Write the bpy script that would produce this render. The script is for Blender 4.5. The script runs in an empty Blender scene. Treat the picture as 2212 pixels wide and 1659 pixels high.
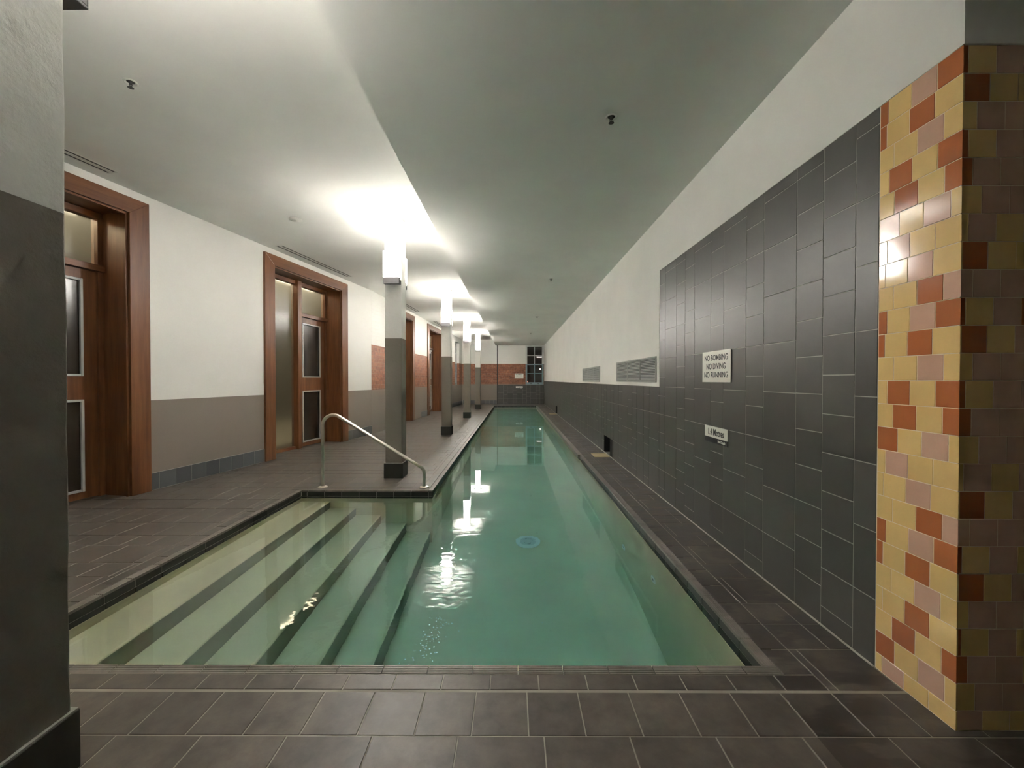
import bpy, bmesh, math, random
from mathutils import Vector, Matrix

# ------------------------------------------------------------------ camera, world, exposure
S = bpy.context.scene
COL = S.collection
H = 1.235          # camera height above the deck
FPX = 882.0        # focal length in pixels of the 2212 px wide frame
cam_d = bpy.data.cameras.new('camera')
cam = bpy.data.objects.new('camera', cam_d)
COL.objects.link(cam)
cam_d.sensor_fit = 'HORIZONTAL'
cam_d.sensor_width = 36.0
cam_d.lens = 36.0 * FPX / 2212.0
cam_d.clip_start = 0.02
cam_d.clip_end = 200
cam.location = (0, 0, H)
cam.rotation_euler = (math.radians(90 - 0.617), 0, math.radians(0.19))
S.camera = cam

world = bpy.data.worlds.new('night')
S.world = world
world.use_nodes = True
wb = world.node_tree.nodes['Background']
wb.inputs[0].default_value = (0.010, 0.007, 0.006, 1)
wb.inputs[1].default_value = 0.35

S.view_settings.view_transform = 'Standard'
S.view_settings.look = 'None'
S.view_settings.gamma = 1
S.view_settings.use_curve_mapping = False
S.view_settings.exposure = 2.42
S.cycles.use_denoising = True
S.cycles.max_bounces = 14
S.cycles.diffuse_bounces = 7
S.cycles.glossy_bounces = 5
S.cycles.transmission_bounces = 8
S.cycles.caustics_refractive = True
S.cycles.caustics_reflective = False
S.cycles.sample_clamp_indirect = 14.0
S.cycles.blur_glossy = 0.5

FRONT, SIDE = 3.0, 2.0   # W of the shade's front and of each side
UPLIGHT = 7.0          # W of each fitting's open top
DIFFUSER = 2.0         # radiance of the frosted diffusers
CORRIDOR = 1.5        # W of each lamp in the corridor behind the doors
LAMP_COL = (1.0, 0.955, 0.905)

# ------------------------------------------------------------------ room dimensions
XR = 1.55            # right wall face
YB = 20.6            # far wall
ZC_R = 2.965         # ceiling over the pool
ZC_L = 3.25          # ceiling over the deck
XSTEP = -0.90        # edge between the two ceilings
ZW = -0.067          # water level
LIP_L, LIP_R, LIP_RF = -0.90, 1.082, 1.062
REC_X = -2.36        # left edge of the step bay
Y0, Y1, YE = 1.751, 4.53, 19.2
PANEL_Y0, PANEL_Y1 = 1.745, 4.345
DADO, PANEL_TOP = 1.16, 2.39
rnd = random.Random(7)

# ------------------------------------------------------------------ helpers
class MB:
    def __init__(s):
        s.v, s.f, s.m, s.t = [], [], [], []
    def face(s, pts, mat=0, tone=0.5):
        i = len(s.v)
        s.v += [tuple(p) for p in pts]
        s.f.append(tuple(range(i, i + len(pts))))
        s.m.append(mat); s.t.append(tone)
    def box(s, x0, x1, y0, y1, z0, z1, mat=0, tone=0.5):
        i = len(s.v)
        s.v += [(x0,y0,z0),(x1,y0,z0),(x1,y1,z0),(x0,y1,z0),(x0,y0,z1),(x1,y0,z1),(x1,y1,z1),(x0,y1,z1)]
        for q in ((0,3,2,1),(4,5,6,7),(0,1,5,4),(1,2,6,5),(2,3,7,6),(3,0,4,7)):
            s.f.append(tuple(i + k for k in q)); s.m.append(mat); s.t.append(tone)
    def tile(s, o, u, v, n, u0, u1, v0, v1, gap=0.004, th=0.004, bev=0.0016, mat=0, tone=None, tilt=0.002):
        """one glazed tile: chamfered slab on the plane o + a*u + b*v, standing th along n"""
        g = gap / 2
        u0 += g; u1 -= g; v0 += g; v1 -= g
        if u1 - u0 < 0.004 or v1 - v0 < 0.004: return
        if tone is None: tone = rnd.random()
        o, u, v, n = Vector(o), Vector(u), Vector(v), Vector(n)
        a, b = rnd.uniform(-tilt, tilt), rnd.uniform(-tilt, tilt)
        P = lambda x, y, h: o + u*x + v*y + n*(h)
        um, vm = (u0+u1)/2, (v0+v1)/2
        T = lambda x, y: P(x, y, th + a*(x-um) + b*(y-vm))
        i = len(s.v)
        base = [P(u0,v0,-0.004),P(u1,v0,-0.004),P(u1,v1,-0.004),P(u0,v1,-0.004)]
        mid = [P(u0,v0,th-bev),P(u1,v0,th-bev),P(u1,v1,th-bev),P(u0,v1,th-bev)]
        top = [T(u0+bev,v0+bev),T(u1-bev,v0+bev),T(u1-bev,v1-bev),T(u0+bev,v1-bev)]
        s.v += [tuple(p) for p in base+mid+top]
        s.f.append((i+8,i+9,i+10,i+11)); s.m.append(mat); s.t.append(tone)
        for k in range(4):
            k2 = (k+1) % 4
            for q in ((i+k,i+k2,i+4+k2,i+4+k),(i+4+k,i+4+k2,i+8+k2,i+8+k)):
                s.f.append(q); s.m.append(mat); s.t.append(tone)
    def tube(s, pts, r, seg=16, mat=0, caps=True):
        pts = [Vector(p) for p in pts]
        i0 = len(s.v)
        up = None
        for k, p in enumerate(pts):
            d = (pts[min(k+1, len(pts)-1)] - pts[max(k-1, 0)]).normalized()
            if up is None:
                up = d.orthogonal().normalized()
            up = (up - d*up.dot(d)).normalized()
            w = d.cross(up)
            rr = r[k] if isinstance(r, (list, tuple)) else r
            for j in range(seg):
                a = 2*math.pi*j/seg
                s.v.append(tuple(p + up*math.cos(a)*rr + w*math.sin(a)*rr))
        for k in range(len(pts)-1):
            for j in range(seg):
                j2 = (j+1) % seg
                s.f.append((i0+k*seg+j, i0+k*seg+j2, i0+(k+1)*seg+j2, i0+(k+1)*seg+j)); s.m.append(mat); s.t.append(0.5)
        if caps:
            s.f.append(tuple(i0+j for j in range(seg))[::-1]); s.m.append(mat); s.t.append(0.5)
            e = i0 + (len(pts)-1)*seg
            s.f.append(tuple(e+j for j in range(seg))); s.m.append(mat); s.t.append(0.5)
    def lathe(s, prof, c=(0,0,0), seg=24, mat=0):
        """profile of (r, z) turned about the vertical through c"""
        i0 = len(s.v)
        for r, z in prof:
            for j in range(seg):
                a = 2*math.pi*j/seg
                s.v.append((c[0]+r*math.cos(a), c[1]+r*math.sin(a), c[2]+z))
        for k in range(len(prof)-1):
            for j in range(seg):
                j2 = (j+1) % seg
                s.f.append((i0+k*seg+j, i0+k*seg+j2, i0+(k+1)*seg+j2, i0+(k+1)*seg+j)); s.m.append(mat); s.t.append(0.5)
    def build(s, name, mats, parent=None, bevel=0, smooth=False, recalc=True):
        me = bpy.data.meshes.new(name)
        me.from_pydata(s.v, [], s.f)
        if not isinstance(mats, (list, tuple)): mats = [mats]
        for m in mats: me.materials.append(m)
        me.polygons.foreach_set('material_index', s.m)
        at = me.attributes.new('tone', 'FLOAT', 'FACE')
        at.data.foreach_set('value', s.t)
        me.update()
        if recalc:
            bm = bmesh.new(); bm.from_mesh(me)
            bmesh.ops.recalc_face_normals(bm, faces=bm.faces)
            bm.to_mesh(me); bm.free()
        if smooth:
            me.polygons.foreach_set('use_smooth', [True]*len(me.polygons))
            me.set_sharp_from_angle(angle=math.radians(40))
        ob = bpy.data.objects.new(name, me)
        COL.objects.link(ob)
        if parent: ob.parent = parent
        if bevel:
            b = ob.modifiers.new('bevel', 'BEVEL')
            b.width = bevel; b.segments = 2; b.limit_method = 'ANGLE'
        return ob

def tag(o, label=None, cat=None, group=None, kind=None):
    if label: o['label'] = label
    if cat: o['category'] = cat
    if group: o['group'] = group
    if kind: o['kind'] = kind
    return o

def empty(name, loc, rz=0.0):
    o = bpy.data.objects.new(name, None)
    o.empty_display_size = 0.1
    COL.objects.link(o); o.location = loc; o.rotation_euler = (0, 0, rz)
    return o

def copy_tree(o, parent=None):
    c = o.copy(); COL.objects.link(c)
    if parent: c.parent = parent
    for ch in list(o.children): copy_tree(ch, c)
    return c

# ------------------------------------------------------------------ materials
def newmat(name):
    m = bpy.data.materials.new(name); m.use_nodes = True
    nt = m.node_tree
    return m, nt, nt.nodes['Principled BSDF']

def node(nt, typ, **kw):
    n = nt.nodes.new(typ)
    for k, v in kw.items(): setattr(n, k, v)
    return n

def setin(n, **kw):
    for k, v in kw.items(): n.inputs[k.replace('_', ' ')].default_value = v

def noise(nt, scale, detail=4, rough=0.55, coord=None):
    if coord is None:
        g = node(nt, 'ShaderNodeNewGeometry'); coord = g.outputs['Position']
    n = node(nt, 'ShaderNodeTexNoise'); setin(n, Scale=scale, Detail=detail, Roughness=rough)
    nt.links.new(coord, n.inputs['Vector'])
    return n

def ramp(nt, src, stops):
    r = node(nt, 'ShaderNodeValToRGB')
    el = r.color_ramp.elements
    while len(el) < len(stops): el.new(0.5)
    for e, (p, c) in zip(el, stops):
        e.position = p; e.color = (*c, 1) if len(c) == 3 else c
    nt.links.new(src, r.inputs['Fac'])
    return r

def mixc(nt, fac, a, b, mode='MIX'):
    m = node(nt, 'ShaderNodeMix', data_type='RGBA', blend_type=mode)
    for sock, val in ((m.inputs['Factor'], fac), (m.inputs['A'], a), (m.inputs['B'], b)):
        if sock.name == 'Factor' and not hasattr(val, 'node'):
            sock.default_value = val
        elif hasattr(val, 'node'):
            nt.links.new(val, sock)
        else:
            sock.default_value = (*val, 1)
    return m.outputs['Result']

def math_n(nt, op, a, b=None, clamp=False):
    n = node(nt, 'ShaderNodeMath', operation=op); n.use_clamp = clamp
    for i, v in enumerate((a, b)):
        if v is None: continue
        if hasattr(v, 'node'): nt.links.new(v, n.inputs[i])
        else: n.inputs[i].default_value = v
    return n.outputs[0]

def bump(nt, bsdf, src, strength=0.2, dist=0.01):
    b = node(nt, 'ShaderNodeBump'); setin(b, Strength=strength, Distance=dist)
    nt.links.new(src, b.inputs['Height']); nt.links.new(b.outputs[0], bsdf.inputs['Normal'])

def paint(name, col, rough=0.6, bscale=60, bstr=0.08, var=0.04, bdist=0.004):
    m, nt, p = newmat(name)
    n = noise(nt, 1.3, 5)
    lo = tuple(c*(1-var) for c in col); hi = tuple(min(1, c*(1+var)) for c in col)
    r = ramp(nt, n.outputs['Fac'], [(0.3, lo), (0.7, hi)])
    nt.links.new(r.outputs[0], p.inputs['Base Color'])
    p.inputs['Roughness'].default_value = rough
    bump(nt, p, noise(nt, bscale, 3).outputs['Fac'], bstr, bdist)
    return m

WHITE = (0.84, 0.835, 0.79)
GREY = (0.20, 0.168, 0.136)

M = {}
M['ceiling'] = paint('ceiling_paint', (0.78, 0.785, 0.75), 0.8, 40, 0.03)
M['white'] = paint('white_paint', WHITE, 0.7, 50, 0.05)
M['offwhite'] = paint('white_metal', (0.62, 0.62, 0.58), 0.4, 80, 0.02)

def zoned(name, zones, brick_from=None, brick=True, rough=0.6, bscale=50, bstr=0.06):
    """paint that changes at heights; zones = [(z, colour), ...] bottom up; brickwork beyond y = brick_from"""
    m, nt, p = newmat(name)
    g = node(nt, 'ShaderNodeNewGeometry')
    sx = node(nt, 'ShaderNodeSeparateXYZ'); nt.links.new(g.outputs['Position'], sx.inputs[0])
    col = zones[0][1]
    for z, c in zones[1:]:
        f = math_n(nt, 'GREATER_THAN', sx.outputs['Z'], z)
        col = mixc(nt, f, col, c)
    n = noise(nt, 1.1, 5)
    v = ramp(nt, n.outputs['Fac'], [(0.3, (0.94,)*3), (0.7, (1.0,)*3)])
    col = mixc(nt, 1.0, col, v.outputs[0], 'MULTIPLY')
    bsrc = noise(nt, bscale, 3).outputs['Fac']
    if brick_from is not None:
        cb = node(nt, 'ShaderNodeCombineXYZ')
        nt.links.new(math_n(nt, 'ADD', sx.outputs['X'], sx.outputs['Y']), cb.inputs[0])
        nt.links.new(sx.outputs['Z'], cb.inputs[1])
        bt = node(nt, 'ShaderNodeTexBrick')
        nt.links.new(cb.outputs[0], bt.inputs['Vector'])
        setin(bt, Scale=1.0); bt.inputs['Brick Width'].default_value = 0.24; bt.inputs['Row Height'].default_value = 0.086
        bt.inputs['Mortar Size'].default_value = 0.006; bt.inputs['Mortar Smooth'].default_value = 0.3
        bt.inputs['Color1'].default_value = (0.30, 0.115, 0.056, 1)
        bt.inputs['Color2'].default_value = (0.20, 0.075, 0.036, 1)
        bt.inputs['Mortar'].default_value = (0.28, 0.165, 0.11, 1)
        bn = noise(nt, 14, 6, 0.7)
        br = ramp(nt, bn.outputs['Fac'], [(0.25, (0.5, 0.45, 0.42)), (0.5, (0.9, 0.88, 0.85)), (0.72, (1.35, 1.3, 1.25))])
        bc = mixc(nt, 1.0, bt.outputs['Color'], br.outputs[0], 'MULTIPLY')
        near = math_n(nt, 'GREATER_THAN', sx.outputs['Y'], brick_from)
        band = math_n(nt, 'MULTIPLY', math_n(nt, 'GREATER_THAN', sx.outputs['Z'], 1.0), math_n(nt, 'LESS_THAN', sx.outputs['Z'], 2.03))
        f = math_n(nt, 'MULTIPLY', near, band)
        col = mixc(nt, f, col, bc)
        # above the dado but short of the brickwork the plaster is white
        bh = math_n(nt, 'MULTIPLY', bt.outputs['Fac'], near)
        bsrc2 = math_n(nt, 'SUBTRACT', math_n(nt, 'MULTIPLY', bsrc, 0.4), math_n(nt, 'MULTIPLY', bh, 1.0))
        bump(nt, p, bsrc2, 0.5, 0.006)
    else:
        bump(nt, p, noise(nt, bscale, 7, 0.62).outputs['Fac'] if bstr > 0.5 else bsrc, bstr, 0.009 if bstr > 0.5 else 0.004)
    nt.links.new(col, p.inputs['Base Color'])
    p.inputs['Roughness'].default_value = rough
    return m

WHITE_L = (0.72, 0.715, 0.68)
M['wall_left'] = zoned('left_wall_paint', [(0, GREY), (1.005, WHITE_L)], 9.226)
M['wall_back'] = zoned('far_wall_paint', [(0, GREY), (1.005, WHITE_L)], 0)
M['column'] = zoned('column_paint', [(0, (0.195, 0.170, 0.135)), (1.75, (0.82, 0.81, 0.78))], None, bscale=16, bstr=0.9)
M['sash'] = zoned('sash_paint', [(0, (0.22, 0.30, 0.33)), (2.01, (0.6, 0.61, 0.6))], None)

def tilemat(name, c1, c2, rough=0.35, rvar=0.12, mottle=None, spec=0.5, bstr=0.06, wet=False):
    m, nt, p = newmat(name)
    a = node(nt, 'ShaderNodeAttribute', attribute_name='tone')
    col = ramp(nt, a.outputs['Fac'], [(0, c1), (1, c2)]).outputs[0]
    n = noise(nt, 7, 6, 0.65)
    if mottle:
        r = ramp(nt, n.outputs['Fac'], [(0.38, (mottle[0],)*3), (0.64, (mottle[1],)*3)])
        col = mixc(nt, 1.0, col, r.outputs[0], 'MULTIPLY')
    n2 = noise(nt, 45, 4, 0.7)
    rr = math_n(nt, 'ADD', math_n(nt, 'MULTIPLY', math_n(nt, 'SUBTRACT', n.outputs['Fac'], 0.5), rvar*2), rough, True)
    if wet:
        # damp stains on the gutter side of the deck, patches of their own shape
        g = node(nt, 'ShaderNodeNewGeometry')
        sx = node(nt, 'ShaderNodeSeparateXYZ'); nt.links.new(g.outputs['Position'], sx.inputs[0])
        side = math_n(nt, 'MULTIPLY', math_n(nt, 'GREATER_THAN', sx.outputs['X'], 1.05), 1.0)
        mp = node(nt, 'ShaderNodeMapping'); mp.inputs['Scale'].default_value = (1.8, 5.5, 1)
        nt.links.new(g.outputs['Position'], mp.inputs[0])
        wn = noise(nt, 1.1, 4, 0.6, mp.outputs[0])
        wm = ramp(nt, wn.outputs['Fac'], [(0.47, (0, 0, 0)), (0.53, (1, 1, 1))])
        wf = math_n(nt, 'MULTIPLY', wm.outputs[0], side)
        col = mixc(nt, math_n(nt, 'MULTIPLY', wf, 0.72), col, (0.018, 0.012, 0.009))
        rr = math_n(nt, 'ADD', rr, math_n(nt, 'MULTIPLY', math_n(nt, 'SUBTRACT', side, wf), 0.10), True)
    nt.links.new(col, p.inputs['Base Color'])
    nt.links.new(rr, p.inputs['Roughness'])
    p.inputs['Specular IOR Level'].default_value = spec
    bump(nt, p, n2.outputs['Fac'], bstr, 0.002)
    return m

M['floor_tile'] = tilemat('floor_tile', (0.062, 0.050, 0.040), (0.080, 0.065, 0.052), 0.42, 0.15, (0.72, 1.4), wet=True, bstr=0.15)
M['wall_tile'] = tilemat('dark_wall_tile', (0.050, 0.048, 0.041), (0.066, 0.063, 0.054), 0.38, 0.04, (0.95, 1.05))
M['skirt_tile'] = tilemat('skirting_tile', (0.060, 0.064, 0.066), (0.085, 0.09, 0.092), 0.4, 0.05)
M['riser_tile'] = tilemat('waterline_tile', (0.034, 0.034, 0.028), (0.05, 0.05, 0.042), 0.5, 0.05, spec=0.3)
M['nosing'] = tilemat('ribbed_nosing', (0.145, 0.125, 0.105), (0.185, 0.16, 0.135), 0.45, 0.1, (0.8, 1.2))
M['grout'] = paint('grout', (0.27, 0.25, 0.21), 0.85, 90, 0.05, 0.15)
M['wall_grout'] = paint('wall_grout', (0.34, 0.33, 0.29), 0.85, 90, 0.03, 0.1)
M['foot_grout'] = paint('foot_grout', (0.52, 0.50, 0.44), 0.8, 90, 0.03, 0.05)
M['pier_grout'] = paint('pier_grout', (0.80, 0.66, 0.46), 0.8, 90, 0.03, 0.05)
M['glaze_yellow'] = tilemat('yellow_glaze', (0.74, 0.51, 0.205), (0.80, 0.56, 0.235), 0.10, 0.03, (0.97, 1.03), 0.55, 0.02)
M['glaze_pink'] = tilemat('pink_glaze', (0.59, 0.365, 0.265), (0.64, 0.395, 0.285), 0.10, 0.03, (0.97, 1.03), 0.55, 0.02)
M['glaze_rust'] = tilemat('rust_glaze', (0.41, 0.13, 0.048), (0.46, 0.15, 0.055), 0.10, 0.03, (0.97, 1.03), 0.55, 0.02)
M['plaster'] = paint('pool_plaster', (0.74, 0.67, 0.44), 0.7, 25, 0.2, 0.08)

M['riser_shaded'] = paint('riser_shaded_plaster', (0.36, 0.34, 0.235), 0.7, 25, 0.2, 0.08)  # same plaster as the treads, with the risers' shade put into its colour

def simple(name, col, rough=0.5, metal=0.0, spec=0.5):
    m, nt, p = newmat(name)
    n = noise(nt, 30, 3)
    r = math_n(nt, 'ADD', math_n(nt, 'MULTIPLY', math_n(nt, 'SUBTRACT', n.outputs['Fac'], 0.5), 0.08), rough, True)
    nt.links.new(r, p.inputs['Roughness'])
    p.inputs['Base Color'].default_value = (*col, 1)
    p.inputs['Metallic'].default_value = metal
    p.inputs['Specular IOR Level'].default_value = spec
    return m
M['steel'] = simple('brushed_steel', (0.72, 0.67, 0.60), 0.33, 1.0)
M['cap'] = simple('lamp_cap_metal', (0.30, 0.29, 0.30), 0.35, 0.8)
M['bead'] = simple('grey_bead', (0.42, 0.43, 0.42), 0.4)
M['corridor'] = paint('corridor_paint', (0.045, 0.04, 0.03), 0.8)
M['dim_wall'] = paint('dark_wall_paint', (0.16, 0.15, 0.13), 0.8)
M['outside'] = paint('outside_brick', (0.05, 0.03, 0.022), 0.9)
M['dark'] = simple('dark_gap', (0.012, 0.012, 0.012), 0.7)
M['darkpane'] = simple('dark_door_pane', (0.030, 0.022, 0.016), 0.22, 0, 0.6)
M['lid'] = paint('cream_lid', (0.50, 0.40, 0.20), 0.5, 60, 0.1, 0.2)
M['sign_white'] = simple('sign_white', (0.80, 0.79, 0.73), 0.35)
M['sign_black'] = simple('sign_black', (0.012, 0.012, 0.014), 0.4)
M['vent'] = simple('vent_metal', (0.34, 0.35, 0.33), 0.45)
M['vent_dark'] = simple('vent_shadow', (0.05, 0.05, 0.05), 0.7)
M['chrome'] = simple('chrome', (0.6, 0.6, 0.6), 0.2, 1.0)

def wood(name, axis):
    m, nt, p = newmat(name)
    tc = node(nt, 'ShaderNodeTexCoord')
    mp = node(nt, 'ShaderNodeMapping')
    mp.inputs['Scale'].default_value = {'Z': (9, 9, 0.7), 'X': (0.7, 9, 9)}[axis]
    nt.links.new(tc.outputs['Object'], mp.inputs[0])
    n = noise(nt, 1.6, 6, 0.6, mp.outputs[0])
    r = ramp(nt, n.outputs['Fac'], [(0.25, (0.065, 0.022, 0.008)), (0.5, (0.125, 0.047, 0.017)), (0.78, (0.195, 0.085, 0.033))])
    nt.links.new(r.outputs[0], p.inputs['Base Color'])
    p.inputs['Roughness'].default_value = 0.42
    p.inputs['Specular IOR Level'].default_value = 0.35
    bump(nt, p, n.outputs['Fac'], 0.1, 0.003)
    return m
M['wood'] = wood('stained_timber', 'Z')
M['wood_x'] = wood('stained_timber_rail', 'X')

def frosted():
    m, nt, p = newmat('frosted_glass')
    setin(p, Roughness=0.22, IOR=1.25)
    p.inputs['Base Color'].default_value = (0.80, 0.82, 0.78, 1)
    p.inputs['Transmission Weight'].default_value = 1.0
    t = node(nt, 'ShaderNodeBsdfTranslucent'); t.inputs[0].default_value = (0.6, 0.6, 0.57, 1)
    mx = node(nt, 'ShaderNodeMixShader'); mx.inputs[0].default_value = 0.10
    nt.links.new(p.outputs[0], mx.inputs[1]); nt.links.new(t.outputs[0], mx.inputs[2])
    nt.links.new(mx.outputs[0], nt.nodes['Material Output'].inputs['Surface'])
    return m
M['frosted'] = frosted()
m, nt, p = newmat('window_glass')
setin(p, Roughness=0.02, IOR=1.45); p.inputs['Transmission Weight'].default_value = 1.0
p.inputs['Base Color'].default_value = (0.7, 0.7, 0.7, 1)
M['glass'] = m

def emitter(name, col, strength):
    m, nt, p = newmat(name)
    p.inputs['Base Color'].default_value = (0.8, 0.8, 0.78, 1)
    p.inputs['Emission Color'].default_value = (*col, 1)
    p.inputs['Emission Strength'].default_value = strength
    return m
M['diffuser'] = emitter('lamp_diffuser', LAMP_COL, DIFFUSER)
M['warm_lamp'] = emitter('warm_lamp', (1.0, 0.80, 0.50), 25)
M['fill'] = emitter('fill_strip', (1.0, 0.85, 0.60), 5)  # glow added behind the door glass
M['far_white'] = emitter('street_light_white', (1, 0.95, 0.85), 1.2)
M['far_red'] = emitter('street_light_red', (1, 0.35, 0.2), 0.8)

def water():
    m, nt, p = newmat('pool_water')
    nt.nodes.remove(p)
    out = nt.nodes['Material Output']
    gl = node(nt, 'ShaderNodeBsdfGlass'); setin(gl, IOR=1.333, Roughness=0.0)
    gl.inputs['Color'].default_value = (1, 1, 1, 1)
    nt.links.new(gl.outputs[0], out.inputs['Surface'])
    va = node(nt, 'ShaderNodeVolumeAbsorption')
    va.inputs['Color'].default_value = (0.22, 0.80, 0.93, 1); va.inputs['Density'].default_value = 0.46
    nt.links.new(va.outputs[0], out.inputs['Volume'])
    # ripples: calm everywhere, livelier where the return jets stir the near middle of the pool
    g = node(nt, 'ShaderNodeNewGeometry')
    mp = node(nt, 'ShaderNodeMapping'); mp.inputs['Rotation'].default_value = (0, 0, math.radians(35))
    mp.inputs['Scale'].default_value = (1.0, 2.2, 1)
    nt.links.new(g.outputs['Position'], mp.inputs[0])
    n1 = noise(nt, 2.0, 3, 0.5, mp.outputs[0])
    n2 = noise(nt, 9.0, 2, 0.5, mp.outputs[0])
    vd = node(nt, 'ShaderNodeVectorMath', operation='DISTANCE'); vd.inputs[1].default_value = (-0.40, 2.75, ZW)
    nt.links.new(g.outputs['Position'], vd.inputs[0])
    mask = ramp(nt, math_n(nt, 'MULTIPLY', vd.outputs['Value'], 0.5), [(0.0, (1, 1, 1)), (0.62, (0.0, 0.0, 0.0))])
    amp = math_n(nt, 'ADD', math_n(nt, 'MULTIPLY', mask.outputs[0], 1.0), 0.07)
    hgt = math_n(nt, 'MULTIPLY', math_n(nt, 'ADD', n1.outputs['Fac'], math_n(nt, 'MULTIPLY', n2.outputs['Fac'], 0.10)), amp)
    b = node(nt, 'ShaderNodeBump'); setin(b, Strength=1.0, Distance=0.0075)
    nt.links.new(hgt, b.inputs['Height']); nt.links.new(b.outputs[0], gl.inputs['Normal'])
    return m
M['water'] = water()

# ------------------------------------------------------------------ tile rhythm: narrow and wide courses
SQ, LQ = 0.1935, 0.29
def courses():
    ys = [1.862]
    k = 0
    seq = (0, 0, 1, 0, 1, 0, 1)
    kinds = []
    while ys[-1] < YB:
        L = seq[k % 7]; kinds.append(L); ys.append(ys[-1] + (LQ if L else SQ)); k += 1
    pre = [(1.602, 1.862, 1), (1.402, 1.602, 0)]
    y = 1.402; t = 1
    while y > -3.2:
        w = 0.297 if t else 0.2
        pre.append((y - w, y, t)); y -= w; t = 1 - t
    return pre[::-1] + [(ys[i], ys[i+1], kinds[i]) for i in range(len(kinds))]
ROWS = courses()

# ------------------------------------------------------------------ floor (deck)
b = MB()
XL = -7.2
slabs = [(XL, 4.2, -5.2, 1.700), (XL, REC_X-0.10, 1.700, 4.58), (XL, LIP_L-0.10, 4.58, YB+0.2),
         (LIP_R+0.10, XR+0.02, 1.700, YB+0.2), (LIP_L-0.10, LIP_R+0.10, 19.30, YB+0.2)]
for x0, x1, y0, y1 in slabs: b.box(x0, x1, y0, y1, -0.30, -0.0018, 1)
BW = 0.139          # width of nosing plus border row
areas = [(-5.6, 3.0, -0.6, Y0-BW), (-5.2, REC_X-BW, Y0-BW, Y1+BW), (-4.4, LIP_L-BW, Y1+BW, YB),
         (1.255, XR, Y0-BW, YB), (LIP_L-BW, 1.255, YE+BW, YB)]
U, V, N = (1,0,0), (0,1,0), (0,0,1)
for ya, yb, L in ROWS:
    w = 0.297 if L else 0.1995
    off = 1.294 if L else 1.450
    for (x0, x1, y0, y1) in areas:
        a0, a1 = max(ya, y0), min(yb, y1)
        if a1 - a0 < 0.012: continue
        k0 = math.floor((x0 - off) / w); x = off + k0 * w
        while x < x1:
            c0, c1 = max(x, x0), min(x + w, x1)
            if c1 - c0 > 0.012:
                b.tile((0,0,-0.003), U, V, N, c0, c1, a0, a1, 0.0045, 0.003, 0.0015, 0, tilt=0.0025)
            x += w
# border rows behind the nosing (mitred at the corners by simple butt joints)
def border(axis, fix0, fix1, r0, r1, w, off, mb, mat=0, th=0.003):
    x = off + math.floor((r0 - off)/w)*w
    while x < r1:
        c0, c1 = max(x, r0), min(x+w, r1)
        if c1 - c0 > 0.01:
            if axis == 'x': mb.tile((0,0,-0.003), U, V, N, c0, c1, fix0, fix1, 0.0045, th, 0.0015, mat)
            else: mb.tile((0,0,-0.003), U, V, N, fix0, fix1, c0, c1, 0.0045, th, 0.0015, mat)
        x += w
NW = 0.052          # nosing width
border('x', Y0-BW, Y0-NW, REC_X-BW, 1.255, 0.1965, 0.103, b)
border('y', 1.133, 1.255, Y0-NW, YE+BW, 0.1935, 1.862, b)
border('y', REC_X-BW, REC_X-NW, Y0-NW, Y1+BW, 0.1935, 1.862, b)
border('x', Y1+NW, Y1+BW, REC_X-NW, LIP_L-NW, 0.1965, 0.103, b)
border('y', LIP_L-BW, LIP_L-NW, Y1+BW, YE+BW, 0.1935, 1.862, b)
border('x', YE+NW, YE+BW, LIP_L-NW, 1.133, 0.1965, 0.103, b)
floor = b.build('floor', [M['floor_tile'], M['grout']]); tag(floor, kind='structure')

# ribbed nosing round the pool
b = MB()
def nosing(axis, lip, inner, r0, r1, mit0, mit1):
    """ribbed strip between coordinate lip (pool side) and lip+NW*inner (deck side)"""
    w = 0.192; x = 0.02 + math.floor((r0-0.02)/w)*w
    nr = 5
    while x < r1:
        c0, c1 = max(x, r0)+0.002, min(x+w, r1)-0.002
        if c1 - c0 > 0.012:
            tone = rnd.random()
            for k in range(nr):
                a = lip + inner*NW*(k/nr); e = lip + inner*NW*((k+0.72)/nr)
                lo, hi = min(a, e), max(a, e)
                fl, fh = min(lip, lip+inner*NW)+0.0, max(lip, lip+inner*NW)-0.0
                if axis == 'x': b.box(c0, c1, lo, hi, -0.012, 0.0, 0, tone)
                else: b.box(lo, hi, c0, c1, -0.012, 0.0, 0, tone)
            fl, fh = sorted((lip, lip+inner*NW))
            if axis == 'x': b.box(c0, c1, fl+0.001, fh-0.002, -0.018, -0.0025, 0, tone)
            else: b.box(fl+0.001, fh-0.002, c0, c1, -0.018, -0.0025, 0, tone)
        x += w
nosing('x', Y0, -1, REC_X-NW, LIP_R+NW, 0, 0)
nosing('y', LIP_R, 1, Y0, 6.45, 0, 0)
nosing('y', REC_X, -1, Y0, Y1, 0, 0)
nosing('x', Y1, 1, REC_X-NW, LIP_L-NW, 0, 0)
nosing('y', LIP_L, -1, Y1, YE, 0, 0)
nosing('x', YE, 1, LIP_L-NW, LIP_RF+NW, 0, 0)
b.box(LIP_RF, 1.131, 6.72, YE, -0.06, 0.0, 0, 0.9)          # plain coping of the far stretch
b.box(1.10, 1.131, 6.45, 6.72, -0.06, -0.001, 0, 0.3)
nos = b.build('trim_1', [M['nosing'], M['grout']]); tag(nos, kind='structure')

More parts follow.
